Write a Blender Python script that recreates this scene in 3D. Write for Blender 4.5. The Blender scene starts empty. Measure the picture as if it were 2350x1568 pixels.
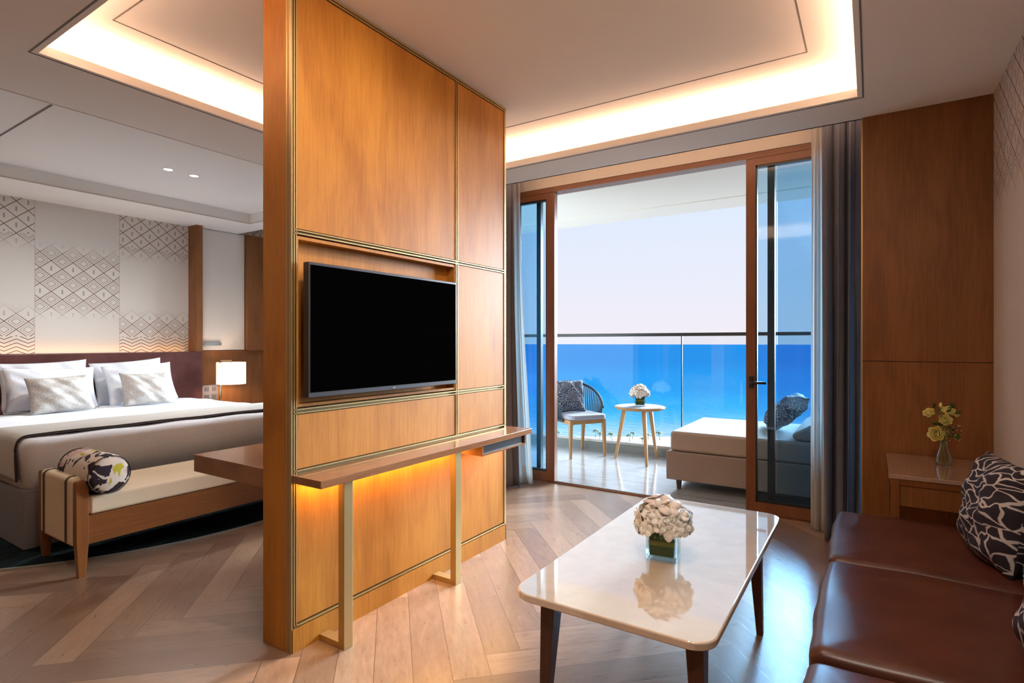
import bpy, bmesh, math, random
from mathutils import Vector, Matrix, Euler
random.seed(7)
R = math.radians
C = bpy.context.scene.collection

# ------------------------------------------------------------------ node helpers
class X:
    """tiny expression wrapper around shader sockets"""
    def __init__(s, nt, v): s.nt = nt; s.v = v
    def _m(s, op, *a):
        n = s.nt.nodes.new('ShaderNodeMath'); n.operation = op
        for i, x in enumerate((s,) + a):
            v = x.v if isinstance(x, X) else x
            if isinstance(v, (int, float)): n.inputs[i].default_value = v
            else: s.nt.links.new(v, n.inputs[i])
        return X(s.nt, n.outputs[0])
    def __add__(s, o): return s._m('ADD', o)
    __radd__ = __add__
    def __sub__(s, o): return s._m('SUBTRACT', o)
    def __rsub__(s, o): return X(s.nt, o)._m('SUBTRACT', s)
    def __mul__(s, o): return s._m('MULTIPLY', o)
    __rmul__ = __mul__
    def __truediv__(s, o): return s._m('DIVIDE', o)
    def floor(s): return s._m('FLOOR')
    def fract(s): return s._m('FRACT')
    def abs(s): return s._m('ABSOLUTE')
    def gt(s, o): return s._m('GREATER_THAN', o)
    def lt(s, o): return s._m('LESS_THAN', o)
    def min(s, o): return s._m('MINIMUM', o)
    def max(s, o): return s._m('MAXIMUM', o)
    def mod(s, o): return s._m('FLOORED_MODULO', o)
    def smooth(s, a, b):
        n = s.nt.nodes.new('ShaderNodeMapRange'); n.interpolation_type = 'SMOOTHSTEP'
        s.nt.links.new(s.v, n.inputs[0])
        n.inputs[1].default_value = a; n.inputs[2].default_value = b
        n.inputs[3].default_value = 0; n.inputs[4].default_value = 1
        return X(s.nt, n.outputs[0])
    def sel(s, a, b): return s * a + (1 - s) * b      # s?a:b

def mat(name, col=(.8, .8, .8), rough=.5, metal=0., spec=.5, coat=0., trans=0., emit=None, es=0.):
    m = bpy.data.materials.new(name); m.use_nodes = True
    b = m.node_tree.nodes['Principled BSDF']
    b.inputs['Base Color'].default_value = (*col, 1)
    b.inputs['Roughness'].default_value = rough
    b.inputs['Metallic'].default_value = metal
    b.inputs['Specular IOR Level'].default_value = spec
    b.inputs['Coat Weight'].default_value = coat
    b.inputs['Coat Roughness'].default_value = .04
    b.inputs['Transmission Weight'].default_value = trans
    if emit:
        b.inputs['Emission Color'].default_value = (*emit, 1)
        b.inputs['Emission Strength'].default_value = es
    return m
def nt_of(m): return m.node_tree, m.node_tree.nodes['Principled BSDF']
def coords(nt, kind='Object'):
    tc = nt.nodes.new('ShaderNodeTexCoord'); sp = nt.nodes.new('ShaderNodeSeparateXYZ')
    nt.links.new(tc.outputs[kind], sp.inputs[0])
    return X(nt, sp.outputs[0]), X(nt, sp.outputs[1]), X(nt, sp.outputs[2]), tc.outputs[kind]
def vec(nt, x, y, z):
    n = nt.nodes.new('ShaderNodeCombineXYZ')
    for i, a in enumerate((x, y, z)):
        if isinstance(a, X): nt.links.new(a.v, n.inputs[i])
        else: n.inputs[i].default_value = a
    return n.outputs[0]
def noise(nt, v, scale=5, detail=4, rough=.5, dist=0.):
    n = nt.nodes.new('ShaderNodeTexNoise')
    if v is not None: nt.links.new(v, n.inputs['Vector'])
    n.inputs['Scale'].default_value = scale; n.inputs['Detail'].default_value = detail
    n.inputs['Roughness'].default_value = rough; n.inputs['Distortion'].default_value = dist
    return X(nt, n.outputs[0])
def mixc(nt, f, a, b):
    n = nt.nodes.new('ShaderNodeMix'); n.data_type = 'RGBA'
    if isinstance(f, X): nt.links.new(f.v, n.inputs[0])
    else: n.inputs[0].default_value = f
    for i, c in ((6, a), (7, b)):
        if isinstance(c, tuple): n.inputs[i].default_value = (*c, 1)
        else: nt.links.new(c, n.inputs[i])
    return n.outputs[2]
def bump(nt, b, h, strength=.2, dist=.002):
    n = nt.nodes.new('ShaderNodeBump'); n.inputs['Strength'].default_value = strength
    n.inputs['Distance'].default_value = dist
    nt.links.new(h.v, n.inputs['Height']); nt.links.new(n.outputs[0], b.inputs['Normal'])

def wood(name, c1, c2, grain='z', rough=.38, coat=0., fine=60, spec=.4):
    m = mat(name, c1, rough, coat=coat, spec=spec); nt, b = nt_of(m)
    x, y, z, _ = coords(nt)
    k = .045
    if grain == 'z': v1 = vec(nt, x, y, z * k); v2 = vec(nt, x, y, z * .25)
    elif grain == 'y': v1 = vec(nt, x, y * k, z); v2 = vec(nt, x, y * .25, z)
    else: v1 = vec(nt, x * k, y, z); v2 = vec(nt, x * .25, y, z)
    n1 = noise(nt, v1, fine * 2.2, 5, .62); n2 = noise(nt, v2, 5, 3, .55, 1.2)
    f = (n1 * .55 + n2 * .6 - .08).smooth(.3, .72)
    nt.links.new(mixc(nt, f, c1, c2), b.inputs['Base Color'])
    bump(nt, b, n1, .12, .001)
    return m

M = {}
M['oak'] = wood('oak_veneer', (.54, .232, .032), (.36, .132, .015), 'z', .5, spec=.3)
M['oak_dark'] = wood('oak_veneer_wall', (.27, .110, .032), (.18, .066, .017), 'z', .42)
M['oak_y'] = wood('oak_veneer_flat', (.32, .145, .065), (.21, .088, .036), 'y', .25, coat=.3)
M['oak_frame'] = wood('window_oak', (.23, .092, .040), (.165, .060, .025), 'z', .35)
M['oak_frame_x'] = wood('window_oak_flat', (.23, .092, .040), (.165, .060, .025), 'x', .35)
M['bench_wood'] = wood('bench_wood', (.24, .088, .022), (.16, .052, .012), 'z', .4)
M['bench_wood_y'] = wood('bench_wood_flat', (.24, .088, .022), (.16, .052, .012), 'y', .4)
M['walnut'] = wood('dark_leg_wood', (.115, .045, .022), (.07, .025, .012), 'z', .35)
M['teak'] = wood('teak', (.50, .29, .13), (.36, .19, .075), 'z', .5)
M['brass'] = mat('brass', (.56, .41, .185), .40, .85)
M['brass_dark'] = mat('dark_groove', (.38, .27, .12), .5, .4)
M['plaster'] = mat('white_plaster', (.86, .85, .83), .85, spec=.2)
M['plaster_ext'] = mat('balcony_plaster', (.90, .93, .88), .9, spec=.2)
M['cream_wall'] = mat('cream_wall', (.62, .57, .50), .8, spec=.2)
M['gap'] = mat('shadow_gap', (.17, .155, .14), .7)
M['kerb'] = mat('kerb_stone', (.20, .245, .27), .6)
M['black'] = mat('black_metal', (.012, .013, .016), .35)
M['bezel'] = mat('tv_bezel', (.09, .09, .10), .35, .6)
M['screen'] = mat('tv_screen', (.001, .001, .001), .25, spec=.0)
M['alu_dark'] = mat('dark_aluminium', (.045, .05, .052), .35, .5)
M['alu_grey'] = mat('grey_aluminium', (.35, .36, .36), .35, .6)
M['chrome'] = mat('chrome', (.75, .74, .72), .15, 1.)
M['cabinet_white'] = mat('white_lacquer', (.80, .77, .73), .5)
M['rug_edge'] = mat('rug_binding', (.30, .29, .26), .9)
M['dark_cloth'] = mat('dark_piping', (.03, .018, .018), .8)
M['strap'] = mat('brown_strap', (.06, .03, .02), .6)
M['maroon'] = mat('maroon_velvet', (.09, .008, .015), .8)
M['rope'] = mat('rope_cord', (.022, .05, .075), .75)
M['lamp_metal'] = mat('lamp_metal', (.50, .38, .24), .3, 1.)
M['switch'] = mat('switch_plate', (.20, .19, .20), .4, .3)
M['switch_button'] = mat('switch_button', (.10, .09, .11), .3)
M['leaf'] = mat('leaf_green', (.24, .25, .03), .45)
M['leaf_dark'] = mat('leaf_dark_green', (.045, .095, .02), .45)
M['petal'] = mat('white_petal', (.92, .90, .85), .6)
M['orchid'] = mat('orchid_petal', (.88, .80, .76), .5)
M['stamen'] = mat('orchid_lip', (.75, .55, .12), .5)
M['rose'] = mat('yellow_rose', (.80, .74, .28), .6)
M['shade'] = mat('lamp_shade', (.8, .68, .58), .8, emit=(1., .76, .58), es=.62)
M['lens'] = mat('downlight_lens', (.9, .9, .9), .5, emit=(1., .88, .75), es=6.)

def fabric(name, c1, c2, scale=260, rough=.85, bs=.25):
    m = mat(name, c1, rough, spec=.2); nt, b = nt_of(m)
    x, y, z, o = coords(nt)
    n = noise(nt, o, scale, 2, .6); n2 = noise(nt, o, 6, 3, .5)
    f = (n * .75 + n2 * .25).smooth(.35, .65)
    nt.links.new(mixc(nt, f, c1, c2), b.inputs['Base Color'])
    bump(nt, b, n * .3 + n2, bs, .004)
    return m
M['linen_white'] = fabric('white_linen', (.76, .78, .83), (.70, .72, .78), 90, .85, .3)
M['runner'] = fabric('beige_runner', (.52, .49, .45), (.45, .42, .39), 300)
M['bed_grey'] = fabric('grey_bed_fabric', (.26, .25, .27), (.21, .20, .22), 300)
M['cream_fabric'] = fabric('cream_bench_fabric', (.74, .61, .44), (.68, .55, .39), 300)
M['beige_weave'] = fabric('beige_weave', (.56, .52, .48), (.36, .32, .29), 120, .9, .6)
M['drape'] = fabric('grey_drape', (.155, .165, .205), (.12, .128, .165), 200)
M['outdoor'] = fabric('outdoor_fabric', (.43, .385, .35), (.39, .35, .315), 300)
M['outdoor_base'] = fabric('outdoor_base_fabric', (.34, .29, .265), (.30, .255, .23), 300)
M['pale_blue'] = fabric('pale_seat_fabric', (.36, .39, .47), (.33, .355, .43), 300)

def leather(name, c1, c2):
    m = mat(name, c1, .33, spec=.45); nt, b = nt_of(m)
    x, y, z, o = coords(nt)
    n = noise(nt, o, 7, 5, .6); n2 = noise(nt, o, 220, 2, .5)
    nt.links.new(mixc(nt, n.smooth(.3, .7), c1, c2), b.inputs['Base Color'])
    bump(nt, b, n2 * .3 + n, .25, .002)
    return m
M['leather'] = leather('brown_leather', (.092, .027, .016), (.062, .017, .010))
M['leather_dark'] = leather('headboard_leather', (.12, .042, .036), (.09, .028, .024))

def marble(name, c1, c2, rough=.035):
    m = mat(name, c1, rough, spec=1., coat=1.); nt, b = nt_of(m)
    b.inputs['IOR'].default_value = 1.8; b.inputs['Coat IOR'].default_value = 2.3
    x, y, z, o = coords(nt)
    n = noise(nt, o, 3, 6, .6, 1.5); n2 = noise(nt, o, 14, 4, .6)
    nt.links.new(mixc(nt, (n * .7 + n2 * .3).smooth(.35, .65), c1, c2), b.inputs['Base Color'])
    return m
M['marble'] = marble('cream_marble', (.84, .71, .58), (.77, .63, .49))
M['marble_pink'] = marble('beige_marble', (.46, .31, .22), (.36, .23, .155), .1)

def leafprint(name, dark, light, w, plane='sofa'):
    """dark pointed leaves with pale outlines: staggered leaf lattices, warped"""
    m = mat(name, dark, .75, spec=.25); nt, b = nt_of(m)
    tc = nt.nodes.new('ShaderNodeTexCoord'); o = tc.outputs['UV']
    nn = nt.nodes.new('ShaderNodeTexNoise'); nn.inputs['Scale'].default_value = 3.2
    nt.links.new(o, nn.inputs['Vector'])
    mx = nt.nodes.new('ShaderNodeVectorMath'); mx.operation = 'MULTIPLY_ADD'
    mx.inputs[1].default_value = (.42, .42, 0); nt.links.new(nn.outputs['Color'], mx.inputs[0]); nt.links.new(o, mx.inputs[2])
    def layer(rot, sc):
        mp = nt.nodes.new('ShaderNodeMapping'); mp.inputs['Scale'].default_value = sc
        mp.inputs['Rotation'].default_value = (0, 0, rot)
        nt.links.new(mx.outputs[0], mp.inputs['Vector'])
        vo = nt.nodes.new('ShaderNodeTexVoronoi'); vo.feature = 'DISTANCE_TO_EDGE'; vo.voronoi_dimensions = '2D'
        vo.inputs['Scale'].default_value = 1; vo.inputs['Randomness'].default_value = .85
        nt.links.new(mp.outputs[0], vo.inputs['Vector']); return X(nt, vo.outputs['Distance'])
    k = 1.45 / w
    d = layer(.6, (3.4 * k, 6.0 * k, 1))
    nt.links.new(mixc(nt, d.smooth(.055, .095), light, dark), b.inputs['Base Color'])
    return m
M['leaf_print'] = leafprint('leaf_print', (.026, .021, .030), (.52, .48, .48), .80)
M['leaf_print_blue'] = leafprint('leaf_print_blue', (.022, .04, .09), (.40, .42, .44), .40)

def floral(name):
    m = mat(name, (.7, .62, .52), .8, spec=.2); nt, b = nt_of(m)
    x, y, z, o = coords(nt)
    n = noise(nt, o, 10, 3, .6, .6); n2 = noise(nt, vec(nt, x + 3.1, y, z), 6, 3, .6, .5); n3 = noise(nt, vec(nt, x, y + 7, z), 5, 2)
    base = mixc(nt, n3.smooth(.55, .62), (.72, .64, .55), (.62, .42, .40))
    yel = mixc(nt, n2.smooth(.635, .66), base, (.48, .42, .03))
    blk = mixc(nt, (n.smooth(.515, .53)), yel, (.035, .025, .035))
    nt.links.new(blk, b.inputs['Base Color'])
    return m
M['floral'] = floral('floral_print')

def glass_pane(name, tint, refl=.9):
    m = bpy.data.materials.new(name); m.use_nodes = True; nt = m.node_tree; nt.nodes.clear()
    o = nt.nodes.new('ShaderNodeOutputMaterial'); t = nt.nodes.new('ShaderNodeBsdfTransparent')
    t.inputs[0].default_value = (*tint, 1)
    g = nt.nodes.new('ShaderNodeBsdfGlossy'); g.inputs['Roughness'].default_value = .02
    fr = nt.nodes.new('ShaderNodeFresnel'); fr.inputs[0].default_value = 1.45
    mx = nt.nodes.new('ShaderNodeMixShader')
    k = X(nt, fr.outputs[0]) * refl
    nt.links.new(k.v, mx.inputs[0]); nt.links.new(t.outputs[0], mx.inputs[1]); nt.links.new(g.outputs[0], mx.inputs[2])
    nt.links.new(mx.outputs[0], o.inputs[0]); return m
M['glass'] = glass_pane('tinted_glass', (.74, .88, .97))
M['glass_rail'] = glass_pane('railing_glass', (.95, .98, .99), .35)
M['glass_vase'] = glass_pane('vase_glass', (.93, .97, .96), .55)
M['water'] = glass_pane('vase_water', (.93, .97, .96), .6)

def sheer(name):
    m = bpy.data.materials.new(name); m.use_nodes = True; nt = m.node_tree; nt.nodes.clear()
    o = nt.nodes.new('ShaderNodeOutputMaterial'); t = nt.nodes.new('ShaderNodeBsdfTransparent')
    d = nt.nodes.new('ShaderNodeBsdfDiffuse'); d.inputs[0].default_value = (.72, .70, .66, 1)
    tl = nt.nodes.new('ShaderNodeBsdfTranslucent'); tl.inputs[0].default_value = (.7, .68, .64, 1)
    m1 = nt.nodes.new('ShaderNodeMixShader'); m1.inputs[0].default_value = .45
    m2 = nt.nodes.new('ShaderNodeMixShader'); m2.inputs[0].default_value = .62
    nt.links.new(d.outputs[0], m1.inputs[1]); nt.links.new(tl.outputs[0], m1.inputs[2])
    nt.links.new(t.outputs[0], m2.inputs[1]); nt.links.new(m1.outputs[0], m2.inputs[2])
    nt.links.new(m2.outputs[0], o.inputs[0]); return m
M['sheer'] = sheer('sheer_voile')

def herringbone():
    m = mat('oak_herringbone', (.4, .25, .15), .33, spec=.45); nt, b = nt_of(m)
    x, y, z, o = coords(nt)
    w, L = .15, 7
    b.inputs['Coat Weight'].default_value = .7; b.inputs['Coat IOR'].default_value = 1.7; b.inputs['Coat Roughness'].default_value = .28
    s = .70710678 / w
    xs = x + 1.245; ys = y - 1.78
    u = (xs + ys) * s; v = (ys - xs) * s
    fu, fv, iu, iv = u.fract(), v.fract(), u.floor(), v.floor()
    k = (iu - iv).mod(2 * L)
    hor = k.lt(L - .5)
    al_h = k + fu; al_v = (2 * L - 1 - k) + fv
    along = hor.sel(al_h, al_v); across = hor.sel(fv, fu)
    ida = hor.sel(iv * 1.37 + 11, iu * 2.11); idb = hor.sel(iu - k, iv - (2 * L - 1 - k))
    wn = nt.nodes.new('ShaderNodeTexWhiteNoise'); wn.noise_dimensions = '2D'
    nt.links.new(vec(nt, ida, idb, 0), wn.inputs['Vector'])
    rnd = X(nt, wn.outputs['Value'])
    g = noise(nt, vec(nt, along * .035 + rnd * 17, across * .15 + rnd * 5, rnd * 9), 60, 5, .65, .6)
    g2 = noise(nt, vec(nt, along * .06 + rnd * 31, across * .25, rnd), 6, 3, .6, 2.)
    tone = g * .5 + g2 * .35 + rnd * .42 - .12
    c = mixc(nt, tone.smooth(.25, .85), (.20, .118, .075), (.40, .262, .175))
    e = across.min(1 - across)
    e2 = along.min(L - along)
    edge = e.min(e2).smooth(.004, .016)
    c = mixc(nt, edge, (.10, .06, .035), c)
    nt.links.new(c, b.inputs['Base Color'])
    nt.links.new((g * .22 + .20).v, b.inputs['Roughness'])
    bump(nt, b, edge * .6 + g * .25, .2, .0015)
    return m
M['floor'] = herringbone()

def balcony_floor():
    m = mat('balcony_boards', (.3, .3, .3), .16, spec=1.); nt, b = nt_of(m)
    x, y, z, o = coords(nt)
    b.inputs['Coat Weight'].default_value = 1; b.inputs['Coat IOR'].default_value = 1.9; b.inputs['Coat Roughness'].default_value = .12
    g = noise(nt, vec(nt, x * .15, y, z), 30, 5, .6, .5)
    l = (y / .2).fract(); e = l.min(1 - l).smooth(.005, .02)
    c = mixc(nt, g.smooth(.3, .7), (.38, .40, .43), (.50, .52, .54))
    nt.links.new(mixc(nt, e, (.12, .12, .12), c), b.inputs['Base Color'])
    nt.links.new((g * .2 + .07).v, b.inputs['Roughness'])
    return m
M['balcony_floor'] = balcony_floor()

def wallpaper(name, mode, base, ink):
    m = mat(name, base, .8, spec=.15); nt, b = nt_of(m)
    x, y, z, o = coords(nt)
    w, h = .176, .150          # lattice cell size
    if mode == 'left':
        yy = (y - 1.985) / .711
        p = yy.floor().mod(2)
        lz = z + yy.floor() * .05
        A = z.smooth(1.50, 1.68) * (1 - z.smooth(2.12, 2.32))
        B = (z.smooth(2.16, 2.34) + (1 - z.smooth(1.50, 1.70))).min(1.)
        mask = p.sel(B, A)
        lower = (z.lt(1.36)) * p
        seam = yy.fract(); seam = (seam.min(1 - seam)).lt(.004)
    else:
        mask = z.smooth(1.95, 2.15); lower = z.lt(-5); p = z.gt(-5); seam = z.lt(-5)
    a = y / w + z / h; c = y / w - z / h
    fa, fc = a.fract(), c.fract()
    d = ((fa - .5).abs()).max((fc - .5).abs()) * 2
    row = (a.floor() - c.floor())
    r3 = row.mod(3)
    outline = d.gt(.935)
    ring = d.gt(.38) * d.lt(.455) + d.gt(.66) * d.lt(.72)
    top = z.gt(2.33) if mode == 'left' else z.gt(2.33)
    ringon = r3.gt(.5) * (1 - top)
    du = ((fa + fc - 1) * .5 * w).abs(); dv = ((fa - fc) * .5 * h).abs()
    mark = du.lt(.0065) * dv.lt(.021) * ((dv * 120).fract()).gt(.25) * (1 - ringon)
    tri = ((y / w).fract() - .5).abs()
    zig = ((z / .036) + tri * 2.3).fract().lt(.24)
    pat = (outline + ring * ringon + mark).min(1.)
    pat = lower.sel(zig, pat)
    f = (pat * mask).max(seam * .35)
    n = noise(nt, o, 300, 2, .5)
    bb = mixc(nt, n.smooth(.3, .7), base, tuple(t * .92 for t in base))
    nt.links.new(mixc(nt, f * .95, bb, ink), b.inputs['Base Color'])
    return m
M['paper_left'] = wallpaper('wallpaper_bed', 'left', (.70, .66, .61), (.22, .13, .10))
M['paper_right'] = wallpaper('wallpaper_sofa', 'right', (.56, .52, .49), (.15, .11, .10))

def rugmat():
    m = mat('dark_teal_rug', (.01, .03, .035), .95, spec=.1); nt, b = nt_of(m)
    x, y, z, o = coords(nt)
    n = noise(nt, vec(nt, x, y * .4, z), 7, 6, .75, 1.)
    nt.links.new(mixc(nt, n.smooth(.45, .75), (.004, .008, .010), (.016, .040, .042)), b.inputs['Base Color'])
    return m
M['rug'] = rugmat()

def seamat():
    m = mat('sea_water', (.0, .1, .3), .6, spec=0.); nt, b = nt_of(m)
    x, y, z, o = coords(nt)
    dist = y * .84 - x * .543          # distance out from the shore line
    n0 = noise(nt, vec(nt, x, y, 0), .02, 4, .6)
    dd = dist + (n0 * 60 - 30) * dist.smooth(250, 500)
    c1 = mixc(nt, dd.smooth(240, 305), (.25, .32, .34), (.062, .23, .34))
    c2 = mixc(nt, dd.smooth(285, 360), c1, (.020, .185, .33))
    c2 = mixc(nt, dd.smooth(340, 520), c2, (.011, .133, .30))
    c3 = mixc(nt, dd.smooth(480, 1200), c2, (.009, .10, .265))
    rip = noise(nt, vec(nt, x * .5, y, 0), .22, 5, .65)
    c4 = mixc(nt, rip.smooth(.35, .7) * .35, c3, (.02, .22, .38))
    nt.links.new(c4, b.inputs['Base Color'])
    bump(nt, b, rip, .5, 2.)
    return m
M['sea'] = seamat()
def sandmat():
    m = mat('beach_sand', (.8, .7, .55), .9); nt, b = nt_of(m)
    x, y, z, o = coords(nt)
    n = noise(nt, vec(nt, x, y * .6, 0), .15, 6, .7)
    nt.links.new(mixc(nt, n.smooth(.35, .7), (.45, .375, .32), (.35, .29, .24)), b.inputs['Base Color'])
    return m
M['sand'] = sandmat()
M['palm'] = mat('palm_green', (.16, .22, .07), .6)
M['trunk'] = mat('palm_trunk', (.35, .27, .18), .8)

# ------------------------------------------------------------------ mesh helpers
class MB:
    def __init__(s): s.v = []; s.f = []
    def add(s, vs, fs):
        n = len(s.v); s.v += [tuple(v) for v in vs]; s.f += [tuple(i + n for i in f) for f in fs]; return s
    def box(s, x0, x1, y0, y1, z0, z1, mtx=None):
        vs = [Vector((x, y, z)) for z in (z0, z1) for y in (y0, y1) for x in (x0, x1)]
        if mtx: vs = [mtx @ v for v in vs]
        return s.add(vs, [(0, 2, 3, 1), (4, 5, 7, 6), (0, 1, 5, 4), (2, 6, 7, 3), (0, 4, 6, 2), (1, 3, 7, 5)])
    def loft(s, rings, cap=True, closed=True):
        n = len(rings[0]); vs = [p for r in rings for p in r]; fs = []
        for i in range(len(rings) - 1):
            for j in range(n if closed else n - 1):
                a = i * n + j; b = i * n + (j + 1) % n
                fs.append((a, b, b + n, a + n))
        if cap and closed:
            fs.append(tuple(range(n - 1, -1, -1))); fs.append(tuple((len(rings) - 1) * n + j for j in range(n)))
        return s.add(vs, fs)
    def tube(s, path, r, n=10, cap=True):
        path = [Vector(p) for p in path]; rings = []
        for i, p in enumerate(path):
            d = (path[min(i + 1, len(path) - 1)] - path[max(i - 1, 0)]).normalized()
            a = d.cross(Vector((0, 0, 1)) if abs(d.z) < .95 else Vector((0, 1, 0))).normalized(); b = d.cross(a)
            rr = r[i] if isinstance(r, (list, tuple)) else r
            rings.append([p + (a * math.cos(t) + b * math.sin(t)) * rr for t in [2 * math.pi * k / n for k in range(n)]])
        return s.loft(rings, cap)
    def beam(s, p0, p1, a0, b0, a1, b1):
        """square tapered leg from p0 to p1, half sizes"""
        q = lambda p, a, b: [Vector(p) + Vector(t) for t in ((-a, -b, 0), (a, -b, 0), (a, b, 0), (-a, b, 0))]
        return s.loft([q(p0, a0, b0), q(p1, a1, b1)])
    def lathe(s, prof, c=(0, 0, 0), n=32, cap=True):
        return s.loft([[Vector(c) + Vector((r * math.cos(2 * math.pi * k / n), r * math.sin(2 * math.pi * k / n), z)) for k in range(n)] for r, z in prof], cap)
    def grid(s, fn, nu, nv):
        vs = [fn(i / nu, j / nv) for j in range(nv + 1) for i in range(nu + 1)]
        fs = [(j * (nu + 1) + i, j * (nu + 1) + i + 1, (j + 1) * (nu + 1) + i + 1, (j + 1) * (nu + 1) + i) for j in range(nv) for i in range(nu)]
        return s.add(vs, fs)
    def prism(s, poly, z0, z1):
        return s.loft([[Vector((x, y, z)) for x, y in poly] for z in (z0, z1)])
    def build(s, name, material, parent=None, bevel=0, smooth=False, seg=2, solid=0, sub=0):
        me = bpy.data.meshes.new(name); me.from_pydata(s.v, [], s.f); me.update()
        bm = bmesh.new(); bm.from_mesh(me); bmesh.ops.recalc_face_normals(bm, faces=bm.faces) if not solid else None; bm.to_mesh(me); bm.free()
        o = bpy.data.objects.new(name, me); C.objects.link(o)
        mm = M[material] if isinstance(material, str) else material
        if getattr(s, 'uvgrid', None):
            nu, nv = s.uvgrid; n = (nu + 1) * (nv + 1); uv = me.uv_layers.new(name='uv')
            for lp_ in me.loops:
                k = lp_.vertex_index; q = k % n
                uv.data[lp_.index].uv = ((q % (nu + 1)) / nu + (3.3 if k >= n else 0), (q // (nu + 1)) / nv)
        me.materials.append(mm)
        if smooth or bevel:
            for p in me.polygons: p.use_smooth = True
        if solid:
            md = o.modifiers.new('sol', 'SOLIDIFY'); md.thickness = solid; md.offset = 0
        if bevel:
            md = o.modifiers.new('bev', 'BEVEL'); md.width = bevel; md.segments = seg; md.limit_method = 'ANGLE'; md.angle_limit = R(35)
            md.harden_normals = True
        if sub:
            md = o.modifiers.new('sub', 'SUBSURF'); md.levels = sub; md.render_levels = sub
        if parent: attach(o, parent)
        return o
def attach(o, parent):
    o.parent = parent
    g = Matrix.Translation(WORLD_OF[parent.name]) if parent.name in WORLD_OF else Matrix.Identity(4)
    o.matrix_parent_inverse = g.inverted()
WORLD_OF = {}
def thing(name, loc, label, cat, group=None):
    o = bpy.data.objects.new(name, None); C.objects.link(o); o.location = loc; o.empty_display_size = .1
    WORLD_OF[o.name] = Vector(loc); tag(o, label, cat, group); return o
def tag(o, label, cat, group=None):
    o['label'] = label; o['category'] = cat
    if group: o['group'] = group
    return o
def struct(o): o['kind'] = 'structure'; return o
def copy_tree(o, parent=None):
    c = o.copy(); C.objects.link(c)
    if parent:
        keep = o.matrix_parent_inverse.copy(); c.parent = parent; c.matrix_parent_inverse = keep
    for ch in list(o.children): copy_tree(ch, c)
    return c
def rrect(x0, x1, y0, y1, r, n=8):
    pts = []
    for cx, cy, a in ((x1 - r, y1 - r, 0), (x0 + r, y1 - r, 90), (x0 + r, y0 + r, 180), (x1 - r, y0 + r, 270)):
        for k in range(n + 1):
            t = R(a + 90 * k / n); pts.append((cx + r * math.cos(t), cy + r * math.sin(t)))
    return pts
def B(*a): return MB().box(*a)

def pillow_mb(w, h, t, mtx, nu=28, nv=28, pinch=.07, seed=0, wr=.006):
    """soft cushion in local xy, thickness along z"""
    rnd = random.Random(seed); ph = [rnd.uniform(0, 6.28) for _ in range(6)]
    def f(side):
        def g(u, v):
            a, b = u * 2 - 1, v * 2 - 1
            th = t / 2 * max(0, (1 - abs(a) ** 2.6)) ** .55 * max(0, (1 - abs(b) ** 2.6)) ** .55
            x = w / 2 * a * (1 - pinch * (1 - b * b)); y = h / 2 * b * (1 - pinch * (1 - a * a))
            wv = wr * (math.sin(a * 7 + b * 3 + ph[0]) + math.sin(b * 9 - a * 4 + ph[1]) + math.sin(a * 13 + b * 11 + ph[2]) * .5)
            k = min(1, th / (t * .2))
            return mtx @ Vector((x, y, side * (th + wv * k)))
        return g
    m = MB(); m.grid(f(1), nu, nv); m.grid(f(-1), nu, nv); m.uvgrid = (nu, nv); return m
def pillow(name, w, h, t, loc, rot, material, label, cat='cushion', group=None, parent=None, **k):
    mt = Matrix.Translation(loc) @ Euler(rot, 'XYZ').to_matrix().to_4x4()
    mb = pillow_mb(w, h, t, mt, **k)
    o = mb.build(name, material, None, smooth=True)
    bm = bmesh.new(); bm.from_mesh(o.data); bmesh.ops.remove_doubles(bm, verts=bm.verts, dist=.0004)
    bmesh.ops.recalc_face_normals(bm, faces=bm.faces); bm.to_mesh(o.data); bm.free()
    for p in o.data.polygons: p.use_smooth = True
    if parent: attach(o, parent)
    else: tag(o, label, cat, group)
    return o

# ------------------------------------------------------------------ key dimensions (metres)
XW, XR = -6.70, .56            # headboard wall, sofa wall
YN = -2.2                      # wall behind the camera
YW = 4.55                      # window plane
ZS, ZT, ZT2 = 2.66, 2.85, 2.775

# ------------------------------------------------------------------ shell
struct(B(XW - .1, XR + .1, YN - .1, 4.60, -.12, 0).build('floor', 'floor'))
struct(B(XW - .1, XW, YN - .1, 4.9, 0, 3.0).build('wall_left', 'paper_left'))
struct(B(XR, XR + .1, YN - .1, 4.75, 0, 3.0).build('wall_right', 'paper_right'))
struct(B(XW - .1, XR + .1, YN - .1, YN, 0, 3.0).build('wall_back', 'oak_dark'))
# window wall: lintel, pier between living room and bedroom (unseen, widened to cut daylight on the floor), bedroom flanks
wf = MB().box(XW, XR, 4.53, 4.72, 2.745, 3.0)
wf.box(-4.42, -2.96, 4.53, 4.72, 0, 2.745); wf.box(XW, -6.05, 4.53, 4.72, 0, 2.745); wf.box(.46, XR, 4.53, 4.72, 0, 2.745)
struct(wf.build('wall_front', 'cream_wall'))

# ceiling: soffit slab with two recessed trays, curtain pocket beyond y = 4.0
T1 = (-3.28, -.065, .985, 3.615)          # opening x0,x1,y0,y1 (living tray)
T2 = (-5.98, -3.93, 1.03, 3.72)           # bedroom tray
c = MB(); zt = ZS + .045
def slab(x0, x1, y0, y1, z1=None): c.box(x0, x1, y0, y1, ZS, z1 or zt)
slab(XW, XR, YN, T1[2]); slab(XW, XR, T2[3], 4.0)
slab(T1[1], XR, T1[2], T2[3]); slab(T2[1], T1[0], T1[2], T2[3]); slab(XW, T2[0], T1[2], T2[3]); slab(T1[0], T1[1], T1[3], T2[3])
slab(T2[0], T2[1], T1[2], T2[2])
# pocket fascia
c.box(XW, XR, 3.985, 4.0, ZS, 2.90)
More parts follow.
